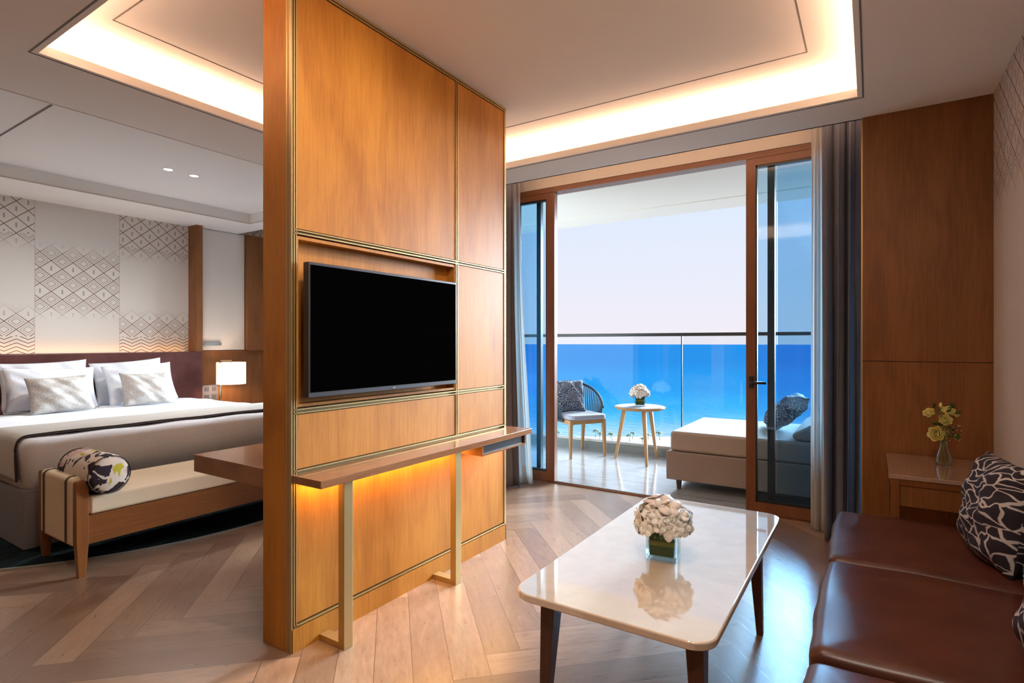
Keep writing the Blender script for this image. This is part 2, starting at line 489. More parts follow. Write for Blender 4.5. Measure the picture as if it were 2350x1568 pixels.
# cove upstand around the living tray
g = .17
c.box(T1[0] - g - .02, T1[0] - g, T1[2] - g, T1[3] + g, zt, ZT + .05)
c.box(T1[1] + g, T1[1] + g + .02, T1[2] - g, T1[3] + g, zt, ZT + .05)
c.box(T1[0] - g, T1[1] + g, T1[2] - g - .02, T1[2] - g, zt, ZT + .05)
c.box(T1[0] - g, T1[1] + g, T1[3] + g, T1[3] + g + .02, zt, ZT + .05)
c.box(T1[0] - g - .02, T1[1] + g + .02, T1[2] - g - .02, T1[3] + g + .02, ZT, ZT + .05)
# bedroom tray sides + top
c.box(T2[0] - .02, T2[0], T2[2], T2[3], zt, ZT2 + .05); c.box(T2[1], T2[1] + .02, T2[2], T2[3], ZS + .045, ZT2 + .05)
c.box(T2[0], T2[1], T2[2] - .02, T2[2], zt, ZT2 + .05); c.box(T2[0], T2[1], T2[3], T2[3] + .02, zt, ZT2 + .05)
c.box(T2[0] - .02, T2[1] + .02, T2[2] - .02, T2[3] + .02, ZT2, ZT2 + .05)
c.box(XW, XR, YN, 4.72, 2.95, 3.05); c.box(XW, XR, 4.0, 4.55, 2.90, 2.95)
struct(c.build('ceiling', 'plaster'))
def ring(x0, x1, y0, y1, w, z0, z1):
    m = MB(); m.box(x0, x1, y0, y0 + w, z0, z1); m.box(x0, x1, y1 - w, y1, z0, z1)
    m.box(x0, x0 + w, y0 + w, y1 - w, z0, z1); m.box(x1 - w, x1, y0 + w, y1 - w, z0, z1); return m
struct(ring(-3.06, -.285, 1.20, 3.345, .005, ZT - .002, ZT + .01).build('trim_1', 'gap'))
struct(ring(T1[0] - .03, T1[1] + .03, T1[2] - .03, T1[3] + .03, .007, ZS - .002, ZS + .01).build('trim_2', 'gap'))
struct(ring(T2[0], T2[1] + .02, T2[2] - .02, T2[3], .005, ZS - .002, ZS + .01).build('trim_3', 'cream_wall'))
struct(B(-5.9, -4.2, 1.340, 1.352, ZT2 - .003, ZT2 + .01).build('trim_4', 'gap'))

# wood cladding column right of the curtain
wc = B(-.045, XR, 3.985, 4.08, 0, 2.66).build('wall_window_side', 'gap')
struct(wc)
B(-.045, XR, 3.972, 3.986, 1.192, 2.66).build('upper_panel', 'oak_dark', wc)
B(-.045, XR, 3.972, 3.986, 0, 1.188).build('lower_panel', 'oak_dark', wc)
B(-.052, -.045, 3.972, 4.085, 0, 2.66).build('edge_strip', 'brass', wc)

# ------------------------------------------------------------------ sliding window wall
win = struct(MB().box(-2.96, .46, 4.54, 4.66, 2.70, 2.745).build('window_1', 'oak_frame_x'))
B(-2.96, -2.90, 4.54, 4.66, 0, 2.70).build('jamb', 'oak_frame', win)
B(.40, .46, 4.54, 4.66, 0, 2.70).build('jamb', 'oak_frame', win)
B(-2.90, -2.68, 4.635, 4.643, .06, 2.66).build('fixed_pane', 'glass', win)
B(-.60, .40, 4.635, 4.643, .06, 2.66).build('fixed_pane', 'glass', win)
o = B(-2.70, -2.655, 4.615, 4.66, .03, 2.69).build('fixed_stile', 'alu_dark', win)
o = B(-.665, -.615, 4.615, 4.66, .03, 2.69).build('fixed_stile', 'alu_dark', win)
struct(B(-2.96, .46, 4.535, 4.60, -.005, .008).build('trim_5', 'oak_frame_x'))
struct(B(-2.55, -.80, 4.56, 4.575, .010, .016).build('trim_6', 'alu_grey'))
def leaf(name, x0, x1, handle_at=None, hs=1):
    m = MB().box(x0, x1, 4.545, 4.60, .012, .095).box(x0, x1, 4.545, 4.60, 2.645, 2.705)
    s0 = .10 if handle_at is None else .085
    m.box(x0, x0 + .075 if x0 < -1 else x0 + .068, 4.545, 4.60, .095, 2.645); m.box(x1 - .085, x1, 4.545, 4.60, .095, 2.645)
    d = struct(m.build(name, 'oak_frame'))
    B(x0 + .05, x1 - .05, 4.572, 4.580, .08, 2.65).build('pane', 'glass', d)
    gk = MB(); a0 = x0 + (.075 if x0 < -1 else .068); a1 = x1 - .085
    for q in ((a0, a0 + .010, .095, 2.645), (a1 - .010, a1, .095, 2.645), (a0, a1, .095, .112), (a0, a1, 2.628, 2.645)):
        gk.box(q[0], q[1], 4.55, 4.586, q[2], q[3])
    gk.build('gasket', 'black', d)
    return d
d1 = leaf('door_1', -3.45 + .49, -2.468)
d2 = leaf('door_2', -.806, .40)
h = B(-.785, -.752, 4.53, 4.545, .955, 1.045).build('lock_plate', 'black', d2, bevel=.006)
MB().tube([(-.768, 4.545, 1.0), (-.768, 4.495, 1.0)], .011, 12).tube([(-.768, 4.495, 1.0), (-.755, 4.49, 1.0), (-.655, 4.49, 1.0)], .010, 12).build('handle', 'black', d2, smooth=True)
# bedroom window
w2 = struct(MB().box(-6.05, -4.42, 4.54, 4.66, 2.70, 2.745).box(-6.05, -5.98, 4.54, 4.66, 0, 2.7).box(-4.49, -4.42, 4.54, 4.66, 0, 2.7).box(-5.27, -5.20, 4.54, 4.66, 0, 2.7).box(-6.05, -4.42, 4.54, 4.66, 0, .06).build('window_2', 'oak_frame'))
B(-5.98, -5.27, 4.59, 4.598, .06, 2.7).build('pane', 'glass_rail', w2); B(-5.20, -4.49, 4.59, 4.598, .06, 2.7).build('pane', 'glass_rail', w2)

# ------------------------------------------------------------------ room divider with television niche
PX0, PX1, PY0, PY1 = -2.226, -2.032, 1.447, 3.068
div = thing('room_divider', (-2.13, 2.25, 0), 'floor to ceiling oak panelled room divider edged in brass, carrying the black television', 'room divider')
B(PX0, -2.095, PY0, PY1, 0, ZT).build('core', 'oak', div)
B(-2.095, -2.066, PY0, 1.458, 0, ZT).build('corner_post', 'oak', div)
B(-2.064, -2.055, PY0 - .001, 1.456, 0, ZT).build('corner_trim', 'brass', div)
core2 = MB().box(-2.066, -2.044, PY0, 1.458, 0, .104).box(-2.095, -2.044, 1.458, PY1, 0, .104).box(-2.066, -2.046, PY0, 1.458, .104, ZT).box(-2.095, -2.046, 3.058, PY1, .104, ZT).box(-2.095, -2.046, PY0, PY1, 2.835, ZT)
core2.box(-2.095, -2.046, 1.458, 3.058, .104, 1.012).box(-2.095, -2.046, 2.548, 3.058, 1.012, 2.835).box(-2.095, -2.046, 1.458, 2.548, 1.762, 2.835)
core2.build('carcass', 'brass_dark', div)
xf0, xf1 = -2.046, -2.034
def panel(y0, y1, z0, z1): return B(xf0, xf1, y0, y1, z0, z1).build('panel', 'oak', div, bevel=.0015, seg=1)
panel(1.474, 2.539, 1.782, 2.822); panel(2.563, 3.050, 1.782, 2.822); panel(2.563, 3.050, 1.024, 1.756)
panel(1.474, 2.539, .766, .996); panel(2.563, 3.050, .766, .996); panel(1.474, 3.050, .118, .735)
B(-2.046, -2.030, PY0 + .002, PY1, 0, .098).build('plinth', 'oak', div)
nf = MB()   # niche surround
nf.box(-2.094, -2.034, 1.474, 1.484, 1.028, 1.752).box(-2.094, -2.034, 2.529, 2.539, 1.028, 1.752).box(-2.094, -2.034, 1.484, 2.529, 1.738, 1.752).box(-2.094, -2.034, 1.484, 2.529, 1.028, 1.040)
nf.build('niche_frame', 'oak', div)
B(-2.0945, -2.088, 1.484, 2.529, 1.040, 1.738).build('niche_back', 'oak', div)
tr = MB(); t0, t1 = -2.05, -2.030
def vt(y, w, z0, z1): tr.box(t0, t1, y - w / 2, y + w / 2, z0, z1)
def hz(z, w, y0, y1): tr.box(t0, t1, y0, y1, z - w / 2, z + w / 2)
vt(1.4505, .006, 0, ZT); vt(1.462, .006, .10, 2.835); vt(1.472, .004, .10, 2.835)
vt(3.0555, .010, .1, 2.835); vt(3.0645, .006, 0, ZT)
vt(2.5435, .005, .755, 2.83); vt(2.5585, .005, .755, 2.83)
hz(2.829, .007, 1.46, 3.06); hz(2.844, .010, 1.447, 3.068)
hz(1.776, .005, 1.46, 3.06); hz(1.762, .006, 1.46, 3.06); hz(1.018, .006, 1.46, 3.06); hz(1.003, .005, 1.46, 3.06)
hz(.759, .006, 1.46, 3.06); hz(.108, .007, 1.46, 3.06); hz(.738, .005, 1.46, 3.06)
tr.build('brass_trim', 'brass', div)

# television
tv = thing('television', (-2.0, 1.99, 1.35), 'black flat screen television mounted in the niche of the oak divider', 'television')
TY0, TY1, TZ0, TZ1 = 1.497, 2.488, 1.068, 1.642
B(-2.020, -1.984, TY0, TY1, TZ0, TZ1).build('body', 'bezel', tv, bevel=.003)
B(-1.9845, -1.982, TY0 + .010, TY1 - .010, TZ0 + .022, TZ1 - .012).build('screen', 'screen', tv)
B(-1.9845, -1.9825, 1.985, 2.005, TZ0 + .008, TZ0 + .013).build('badge', 'alu_grey', tv)
B(-2.088, -2.020, 1.75, 2.25, 1.18, 1.50).build('wall_bracket', 'black', tv)
tv['label'] = 'black flat screen television mounted in the niche of the oak divider'

# console shelf in front of the divider
cs = thing('console_shelf', (-1.94, 2.3, 0), 'narrow oak console shelf along the divider below the television, on two brass legs', 'shelf')
B(-2.030, -1.845, 1.450, 3.095, .714, .746).build('shelf_top', 'oak_y', cs, bevel=.002)
bx = MB().box(-2.028, -1.852, 2.556, 2.568, .655, .714).box(-2.028, -1.852, 3.018, 3.030, .655, .714).box(-2.028, -1.852, 2.568, 3.018, .655, .664).box(-2.028, -2.020, 2.568, 3.018, .664, .714)
bx.build('cubby', 'oak_y', cs)
B(-2.019, -1.862, 2.569, 3.017, .665, .708).build('drawer', 'black', cs)  # black block: shaded inside of the open box put into colour
for y in (1.610, 2.360):
    MB().box(-1.905, -1.868, y - .024, y + .024, .0, .714).box(-2.028, -1.905, y - .024, y + .024, .0, .026).build('leg', 'brass', cs, bevel=.0015)

# desk on the bedroom side
dk = thing('desk', (-2.5, 2.0, 0), 'thick oak desk slab on the bedroom side of the divider', 'desk')
B(-2.825, -2.228, 1.462, 2.85, .662, .746).build('desk_top', 'oak_y', dk, bevel=.002)
B(-2.80, -2.25, 2.79, 2.83, 0, .662).build('side_panel', 'oak', dk)

# ------------------------------------------------------------------ rug, bed, bench
ctr = (-5.69, 2.346)
rg = thing('curved_rug', (ctr[0], ctr[1], 0), 'dark teal rug with a curved pale bound edge under the bed and bench', 'rug')
a0 = math.acos(-.46 / 1.985); NR = 90      # chord at x = -6.15, under the bed
arc = [-a0 + 2 * a0 * k / NR for k in range(NR + 1)]
MB().prism([(ctr[0] + 1.982 * math.cos(t), ctr[1] + 1.982 * math.sin(t)) for t in arc], 0, .012).build('pile', 'rug', rg)
m = MB()
m.loft([[Vector((ctr[0] + r * math.cos(t), ctr[1] + r * math.sin(t), z)) for r, z in ((1.980, 0), (1.992, 0), (1.992, .013), (1.980, .013))] for t in arc])
m.build('binding', 'rug_edge', rg)

# clip bed to sit on rug
bed = thing('bed', (-5.5, 2.3, 0), 'king size bed with white linen and a beige runner on a grey upholstered base', 'bed')
BX0, BX1, BY0, BY1 = -6.50, -4.405, 1.26, 3.33
B(BX0, BX1 + .01, BY0 - .015, BY1 + .01, .0125, .385).build('base', 'bed_grey', bed, bevel=.012)
def soft_box(x0, x1, y0, y1, z0, z1, r, name, material, parent, amp=.004, seed=1, nx=44, ny=44):
    """rounded block with soft sides (sheet over a mattress)"""
    rnd = random.Random(seed); ph = [rnd.uniform(0, 6) for _ in range(5)]
    m = MB(); rings = []
    prof = [(0, z0), (0, z1 - r)] + [(r * (1 - math.cos(R(a))), z1 - r + r * math.sin(R(a))) for a in (15, 30, 45, 60, 75, 90)] + [(r + .1, z1 + .004), (r + .35, z1 + .008)]
    for ins, z in prof:
        rr = max(.02, r - ins * .5) + .02
        pts = rrect(x0 + ins, x1 - ins, y0 + ins, y1 - ins, rr, 6)
        # subdivide straight parts
        out = []
        for i in range(len(pts)):
            a, b = Vector(pts[i]), Vector(pts[(i + 1) % len(pts)])
            k = max(1, int((b - a).length / .06))
            if (b - a).length > .3: k = 30
            else: k = 1
            for q in range(k): out.append(a.lerp(b, q / k))
        rings.append([Vector((p.x, p.y, z)) for p in out])
    n = min(len(r_) for r_ in rings)
    rings = [r_[:n] for r_ in rings]
    for i, r_ in enumerate(rings):
        for j, p in enumerate(r_):
            w = amp * (math.sin(p.x * 9 + p.y * 13 + ph[0]) + math.sin(p.x * 17 - p.y * 6 + ph[1]) * .6)
            fade = 1 if 0 < i else .3
            p.z += w * (1 if i > 3 else .2)
            cx, cy = (x0 + x1) / 2, (y0 + y1) / 2
            d = Vector((p.x - cx, p.y - cy, 0)).normalized()
            if i < 4: p += d * w * .8
    m.loft(rings)
    return m.build(name, material, parent, smooth=True)
soft_box(BX0, BX1, BY0, BY1, .387, .685, .05, 'mattress', 'linen_white', bed, amp=.0035)
# runner: a band over the bed with hanging sides
ry0, ry1, x_a, x_b = BY0 - .012, BY1 + .012, -5.06, -4.535
path = [(ry0 - .016, .43), (ry0 - .012, .52), (ry0 - .006, .62)] + [(ry0 + .06 * (1 - math.cos(R(a))), .645 + .06 * math.sin(R(a))) for a in (0, 22, 45, 67, 90)]
path += [(y, .706) for y in (1.5, 1.8, 2.1, 2.4, 2.7, 3.0)]
path += [(ry1 - .06 * (1 - math.cos(R(a))), .645 + .06 * math.sin(R(a))) for a in (90, 67, 45, 22, 0)] + [(ry1 + .006, .62), (ry1 + .014, .43)]
def rf(u, v):
    t = v * (len(path) - 1); i = min(int(t), len(path) - 2); q = t - i
    y = path[i][0] * (1 - q) + path[i + 1][0] * q; z = path[i][1] * (1 - q) + path[i + 1][1] * q
    x = x_a + (x_b - x_a) * u
    if z < .64: x += (.64 - z) * .45 * (u - .3) * (1 if y < 2 else .5)
    return Vector((x, y, z + .002 * math.sin(x * 20 + y * 11)))
MB().grid(rf, 16, 60).build('runner', 'runner', bed, smooth=True, solid=.010)
MB().tube([rf(1, k / 60) + Vector((.002, 0, .003)) for k in range(61)], .006, 8).build('runner_piping', 'dark_cloth', bed, smooth=True)

hb = tag(B(-6.60, -6.505, .55, 3.47, .013, 1.198).build('headboard', 'leather_dark', bevel=.012), 'wide dark red-brown leather headboard along the wall behind the bed pillows', 'headboard')

# pillows: local x -> along bed width, stood up and leaned on the headboard
def bedpillow(name, y, x, zc, w, hh, t, lean, material, label, cat, seed, roll=0, yaw=0, group=None):
    # local: x->world y, y->world z, thickness z->world x
    base = Matrix(((0, 0, 1), (1, 0, 0), (0, 1, 0))).to_4x4()
    mt = Matrix.Translation((x, y, zc)) @ Matrix.Rotation(R(yaw), 4, 'Z') @ Matrix.Rotation(R(-lean), 4, 'Y') @ Matrix.Rotation(R(roll), 4, 'X') @ base
    mb = pillow_mb(w, hh, t, mt, seed=seed)
    o = mb.build(name, material, None, smooth=True)
    bm = bmesh.new(); bm.from_mesh(o.data); bmesh.ops.remove_doubles(bm, verts=bm.verts, dist=.0004)
    bmesh.ops.recalc_face_normals(bm, faces=bm.faces); bm.to_mesh(o.data); bm.free()
    for p in o.data.polygons: p.use_smooth = True
    return tag(o, label, cat, group)
bedpillow('bed_pillow', 1.97, -6.375, .915, .68, .44, .15, 14, 'linen_white', 'white bed pillow against the headboard, back one of the left pile', 'pillow', 1, 2, group='white bed pillows')
bedpillow('bed_pillow', 2.66, -6.375, .912, .66, .43, .15, 14, 'linen_white', 'white bed pillow against the headboard, back one of the right pile', 'pillow', 2, 4, group='white bed pillows')
bedpillow('bed_pillow', 1.955, -6.18, .888, .68, .40, .14, 20, 'linen_white', 'white bed pillow directly behind the beige cushion on the left', 'pillow', 3, -1, group='white bed pillows')
bedpillow('bed_pillow', 2.68, -6.18, .890, .64, .41, .14, 20, 'linen_white', 'white bed pillow directly behind the beige cushion on the right', 'pillow', 4, 3, group='white bed pillows')
bedpillow('lumbar_cushion', 1.95, -5.97, .850, .47, .33, .14, 20, 'beige_weave', 'beige woven lumbar cushion leaning on the left white pillows', 'cushion', 5, 2, group='beige lumbar cushions')
bedpillow('lumbar_cushion', 2.64, -5.97, .850, .45, .33, .14, 20, 'beige_weave', 'beige woven lumbar cushion leaning on the right white pillows', 'cushion', 6, -1, group='beige lumbar cushions')
bedpillow('maroon_cushion', 1.375, -6.10, .872, .42, .36, .14, 18, 'maroon', 'dark maroon cushion at the left edge of the bed, barely in view', 'cushion', 8)

# bench at the foot of the bed
bn = thing('bench', (-3.93, 2.05, 0), 'cream cushioned wooden bench with padded strapped arms at the foot of the bed', 'bench')
bx0, bx1, by0, by1 = -4.21, -3.66, 1.264, 2.84
def post(x, y, sgn):
    m = MB(); xc = x + sgn * .022
    q = lambda hx, hy, z: [Vector((xc + a * hx, y + b * hy, z)) for a, b in ((-1, -1), (1, -1), (1, 1), (-1, 1))]
    m.loft([q(.016, .018, .0135 if x < -4 else 0), q(.022, .030, .20), q(.022, .030, .525), q(.016, .024, .535)])
    return m.build('leg', 'bench_wood', bn, bevel=.003)
for x, s in ((bx1, -1), (bx0, 1)):
    for y in (by0 + .03, by1 - .03): post(x, y, s)
for x0_, x1_ in ((bx1 - .034, bx1 - .010), (bx0 + .010, bx0 + .034)):
    B(x0_, x1_, by0 + .06, by1 - .06, .175, .335).build('side_rail', 'bench_wood_y', bn, bevel=.002)
B(bx0 + .036, bx1 - .036, by0 + .062, by1 - .062, .24, .33).build('seat_frame', 'bench_wood_y', bn)
B(bx0 + .012, bx1 - .008, by0 + .065, by1 - .065, .336, .440).build('seat_cushion', 'cream_fabric', bn, bevel=.018, seg=4)
for ya in (by0, by1 - .066):
    ar = B(bx0 + .048, bx1 - .048, ya - .008, ya + .070, .165, .548).build('arm_pad', 'cream_fabric', bn, bevel=.028, seg=5)
    for xs in (bx1 - .115, bx0 + .115):
        sm = MB()
        pts = []
        sm.box(xs - .011, xs + .011, ya - .0115, ya - .007, .185, .525).box(xs - .011, xs + .011, ya + .069, ya + .0735, .445, .525).box(xs - .011, xs + .011, ya + .015, ya + .048, .547, .5505)
        rr = .031
        for yc, a0, a1 in ((ya + .020, 180, 90), (ya + .042, 90, 0)):
            rings = []
            for k in range(7):
                t = R(a0 + (a1 - a0) * k / 6)
                rings.append([Vector((xs + sx, yc + q * math.cos(t), .520 + q * math.sin(t))) for sx, q in ((-.011, .027), (.011, .027), (.011, rr), (-.011, rr))])
            sm.loft(rings)
        sm.build('strap', 'strap', ar)
# bolster cushion lying on the bench behind the arm
bo = MB(); c0 = Vector((-4.06, 1.413, .552)); c1 = Vector((-3.62, 1.413, .552)); rings = []
prof = [(0, .02), (.004, .085), (.014, .102), (.05, .111), (.22, .113), (.39, .111), (.426, .102), (.436, .085), (.44, .02)]
for t, r_ in prof:
    rings.append([c0 + Vector((t, r_ * math.cos(2 * math.pi * k / 36), r_ * math.sin(2 * math.pi * k / 36))) for k in range(36)])
bo.loft(rings)
bol = thing('bolster_cushion', (-3.96, 1.475, .44), 'round floral print bolster cushion lying on the cream bench', 'cushion')
bo.build('cover', 'floral', bol, smooth=True)
for xx in (-3.632, -4.048):
    MB().tube([(xx, 1.413 + .1055 * math.cos(2 * math.pi * k / 40), .552 + .1055 * math.sin(2 * math.pi * k / 40)) for k in range(41)], .0028, 6, False).build('piping', 'dark_cloth', bol, smooth=True)

# ------------------------------------------------------------------ bedroom wall fittings
cab = thing('wall_cabinet', (-6.6, 3.8, 1.2), 'white wall cabinet door with short metal handle above the bedside lamp', 'cabinet')
B(-6.70, -6.655, 3.53, 4.07, 1.212, 2.655).build('door', 'cabinet_white', cab, bevel=.004)
hd = MB().box(-6.655, -6.635, 3.56, 3.57, 1.268, 1.300).box(-6.655, -6.635, 3.74, 3.75, 1.268, 1.300).box(-6.637, -6.629, 3.55, 3.76, 1.268, 1.300)
hd.build('handle', 'chrome', cab)
fin = struct(B(-6.70, -6.52, 3.405, 3.475, 1.198, 2.66).build('trim_7', 'oak_dark'))
pn = struct(MB().box(-6.70, -6.665, 3.475, 4.53, 0, 1.205).box(-6.70, -6.60, 4.075, 4.53, 1.205, 2.66).build('trim_8', 'oak_dark'))
ns = thing('nightstand', (-6.42, 3.85, 0), 'oak nightstand beside the bed below the lamp', 'nightstand')
B(-6.66, -6.20, 3.50, 4.05, .06, .52).build('body', 'oak_dark', ns)
B(-6.20, -6.185, 3.52, 4.03, .10, .49).build('drawer', 'oak_dark', ns)
B(-6.62, -6.24, 3.53, 4.02, 0, .06).build('plinth', 'gap', ns)
lm = thing('bedside_lamp', (-6.36, 3.61, .52), 'lit bedside lamp with a cream drum shade hung from a brass pole beside the bed', 'lamp')
MB().lathe([(.075, .521), (.075, .536)], (-6.38, 3.605, 0), 28).build('base', 'lamp_metal', lm)
MB().tube([(-6.38, 3.605, .53), (-6.38, 3.605, 1.088)], .014, 12).build('pole', 'lamp_metal', lm, smooth=True)
MB().box(-6.390, -6.370, 3.595, 3.735, 1.084, 1.096).box(-6.385, -6.375, 3.725, 3.735, 1.045, 1.096).build('arm', 'lamp_metal', lm)
m = MB(); Ns = 40
m.loft([[Vector((-6.38 + .158 * math.cos(2 * math.pi * k / Ns), 3.735 + .158 * math.sin(2 * math.pi * k / Ns), z)) for k in range(Ns)] for z in (.812, 1.070)], cap=False)
m.build('shade', 'shade', lm, smooth=True, solid=.003)
MB().lathe([(.012, .90), (.035, .93), (.035, .97), (.012, 1.02)], (-6.38, 3.735, 0), 16).build('bulb', 'lens', lm, smooth=True)
sw = thing('switch_panel', (-6.66, 3.63, .7), 'grey switch panel with four dark square buttons beside the lamp pole', 'switch')
B(-6.665, -6.655, 3.545, 3.725, .615, .795).build('plate', 'switch', sw, bevel=.002)
for yy in (3.572, 3.66):
    for zz in (.632, .722): B(-6.655, -6.650, yy, yy + .048, zz, zz + .048).build('button', 'switch_button', sw)
for y in (2.385, 2.60):
    d = thing('downlight', (-5.02, y, ZT2), 'small round recessed downlight over the bed, %s of the pair' % ('nearer' if y < 2.5 else 'farther'), 'ceiling light', 'recessed downlights over the bed')
    mm = MB(); NN = 28
    mm.loft([[Vector((-5.02 + r * math.cos(2 * math.pi * k / NN), y + r * math.sin(2 * math.pi * k / NN), z)) for r, z in ((.034, ZT2 + .002), (.045, ZT2 + .002), (.045, ZT2 - .004), (.034, ZT2 - .003))] for k in range(NN + 1)], cap=False)
    mm.build('rim', 'plaster', d)
    MB().lathe([(.034, ZT2 - .0015), (.034, ZT2 + .001)], (-5.02, y, 0), 28).build('lens', 'lens', d)

# ------------------------------------------------------------------ curtains
def curtain(name, x0, x1, y, amp, waves, z0, z1, material, label, group=None, flare=0., phase=0., skew=0.):
    """pleated hanging cloth; flare widens the bottom towards +x"""
    def f(u, v):
        z = z1 + (z0 - z1) * v
        a = amp * (.75 + .35 * v)
        t = u * waves * 2 * math.pi + phase
        x = x0 + (x1 + flare * v ** 1.6 - x0) * u + .012 * math.sin(t * 2 + v * 2)
        yy = y + skew * u + a * math.sin(t) + .4 * a * math.sin(t * 1.7 + 1 + v) + .01 * math.sin(v * 6 + u * 9)
        return Vector((x, yy, z))
    o = MB().grid(f, max(60, int(waves * 18)), 30).build(name, material, smooth=True, solid=.003)
    return tag(o, label, 'curtain', group)
curtain('drape_curtain', -.266, -.055, 4.215, .045, 3.3, .012, 2.85, 'drape', 'heavy grey drape gathered at the right side of the window', phase=2.4)
curtain('sheer_curtain', -.352, -.20, 4.37, .022, 3.5, .012, 2.85, 'sheer', 'thin white sheer curtain at the right side of the window, behind the grey drape')
curtain('drape_curtain', -3.35, -2.70, 4.18, .05, 6.5, .012, 2.85, 'drape', 'heavy grey drape at the left side of the window, half behind the oak divider', flare=.04)
curtain('sheer_curtain', -3.0, -2.735, 4.37, .022, 5, .012, 2.85, 'sheer', 'thin white sheer curtain at the left side of the window, flaring at its hem', flare=.13)

# ------------------------------------------------------------------ coffee table
ct = thing('coffee_table', (-.71, 2.3, 0), 'low coffee table with rounded polished cream marble top and tapered dark legs', 'table')
tx0, tx1, ty0, ty1 = -1.045, -.372, 1.600, 3.03
MB().prism(rrect(tx0, tx1, ty0, ty1, .075, 10), .424, .450).build('table_top', 'marble', ct, bevel=.006, seg=3)
MB().prism(rrect(tx0 + .05, tx1 - .05, ty0 + .05, ty1 - .05, .05, 6), .410, .424).build('under_frame', 'walnut', ct)
for sx, lx in ((-1, -.925), (1, -.435)):
    for sy, ly in ((-1, 1.685), (1, 2.665)):
        MB().beam((lx + sx * .018, ly + sy * .02, 0), (lx, ly, .410), .013, .016, .026, .034).build('leg', 'walnut', ct, bevel=.003)

# ------------------------------------------------------------------ flowers and vases
def glass_cube(name, c, s, h, label):
    x, y, z = c; t = .004
    m = MB()
    q = lambda a, zz: [Vector((x + i * a, y + j * a, zz)) for i, j in ((-1, -1), (1, -1), (1, 1), (-1, 1))]
    m.loft([q(s, z + .0005), q(s, z + h), q(s - t, z + h), q(s - t, z + .012), ], cap=True)
    return m
def bouquet(c, s, h, label, label_v, R0, seed, n1, rot):
    """white hydrangea with two orchids in a square glass vase"""
    x, y, z = c; rnd = random.Random(seed)
    v = thing('square_vase', c, label_v, 'vase')
    m = glass_cube('g', (0, 0, 0), s, h, ''); rt = Matrix.Translation(c) @ Matrix.Rotation(rot, 4, 'Z')
    m.v = [tuple(rt @ Vector(p)) for p in m.v]
    m.build('glass', 'glass_vase', v, bevel=.002)
    b = thing('flower_bouquet', c, label, 'flowers')
    lw = MB(); q = lambda a, zz: [rt @ Vector((i * a, j * a, zz)) for i, j in ((-1, -.9), (-.9, -1), (.9, -1), (1, -.9), (1, .9), (.9, 1), (-.9, 1), (-1, .9))]
    lw.loft([q(s * .80, .016), q(s * .84, h * .5), q(s * .82, h * .98)]); lw.build('leaf_wrap', 'leaf_dark', b, smooth=False)
    lw = MB(); lw.loft([q(s * .85, h * .50), q(s * .855, h * .60), q(s * .85, h * .66)]); lw.build('leaf_band', 'leaf', b)
    top = Vector((x, y, z + h))
    def petal(m, o, d, up, L, W, curl):
        d = d.normalized(); side = d.cross(up).normalized()
        pr = [(0, .12), (.35, .85), (.7, 1.), (.92, .6), (1., .1)]
        L_, R_ = [], []
        vs = []
        for t, w in pr:
            p = o + d * L * t + up * (curl * L * math.sin(t * 2.2))
            vs += [p - side * W * w * .5 - up * W * .10, p + up * 0, p + side * W * w * .5 - up * W * .10]
        fs = []
        for i in range(len(pr) - 1):
            for j in (0, 1):
                a = i * 3 + j; fs.append((a, a + 1, a + 4, a + 3))
        m.add(vs, fs)
    for k in range(n1):
        phi = k * 2.39996; t = (k + .5) / n1
        el = math.acos(1 - t * 1.28)
        nrm = Vector((math.sin(el) * math.cos(phi), math.sin(el) * math.sin(phi), math.cos(el)))
        cc = top + Vector((0, 0, R0 * .30)) + Vector((nrm.x * R0, nrm.y * R0, nrm.z * R0 * .72))
        m = MB()
        for q_ in range(5):
            off = Vector([rnd.uniform(-1, 1) for _ in range(3)]) * R0 * .14
            nn = (nrm + Vector([rnd.uniform(-.5, .5) for _ in range(3)])).normalized()
            a = nn.orthogonal().normalized(); b2 = nn.cross(a); a0 = rnd.uniform(0, 6)
            for j in range(4):
                d = a * math.cos(a0 + j * 1.571) + b2 * math.sin(a0 + j * 1.571)
                petal(m, cc + off, d + nn * .25, nn, R0 * .34, R0 * .34, .15)
        m.build('blossom', 'petal', b, smooth=True, solid=.0008)
    for az, e2, rr in ((-.9, .55, 1.05), (2.6, .5, 1.0), (-2.2, .25, 1.0)):
        nrm = Vector((math.sin(e2) * math.cos(az), math.sin(e2) * math.sin(az), math.cos(e2)))
        cc = top + Vector((0, 0, R0 * .36)) + Vector((nrm.x * R0 * rr, nrm.y * R0 * rr, nrm.z * R0 * .86))
        m = MB(); a = nrm.orthogonal().normalized(); b2 = nrm.cross(a)
        for j in range(5):
            d = a * math.cos(j * 1.2566) + b2 * math.sin(j * 1.2566)
            petal(m, cc + nrm * .004, d + nrm * .12, nrm, R0 * .60, R0 * (.62 if j % 2 else .50), .10)
        ob = m.build('orchid', 'orchid', b, smooth=True, solid=.001)
        lp2 = MB().lathe([(.001, 0), (R0 * .07, R0 * .04), (R0 * .05, R0 * .12), (.001, R0 * .14)], (0, 0, 0), 10)
        mq = Matrix.Translation(cc) @ nrm.to_track_quat('Z', 'Y').to_matrix().to_4x4()
        lp2.v = [tuple(mq @ Vector(q)) for q in lp2.v]
        lp2.build('orchid_lip', 'stamen', ob, smooth=True)
    lf = MB()
    for k in range(9):
        phi = rnd.uniform(0, 6.28)
        d = Vector((math.cos(phi), math.sin(phi), -.25))
        petal(lf, top + d * R0 * .7 + Vector((0, 0, R0 * .15)), d, Vector((0, 0, 1)), R0 * .55, R0 * .16, .12)
    lf.build('leaves', 'leaf_dark', b, smooth=True, solid=.0006)
    return v, b
rotv = R(8)
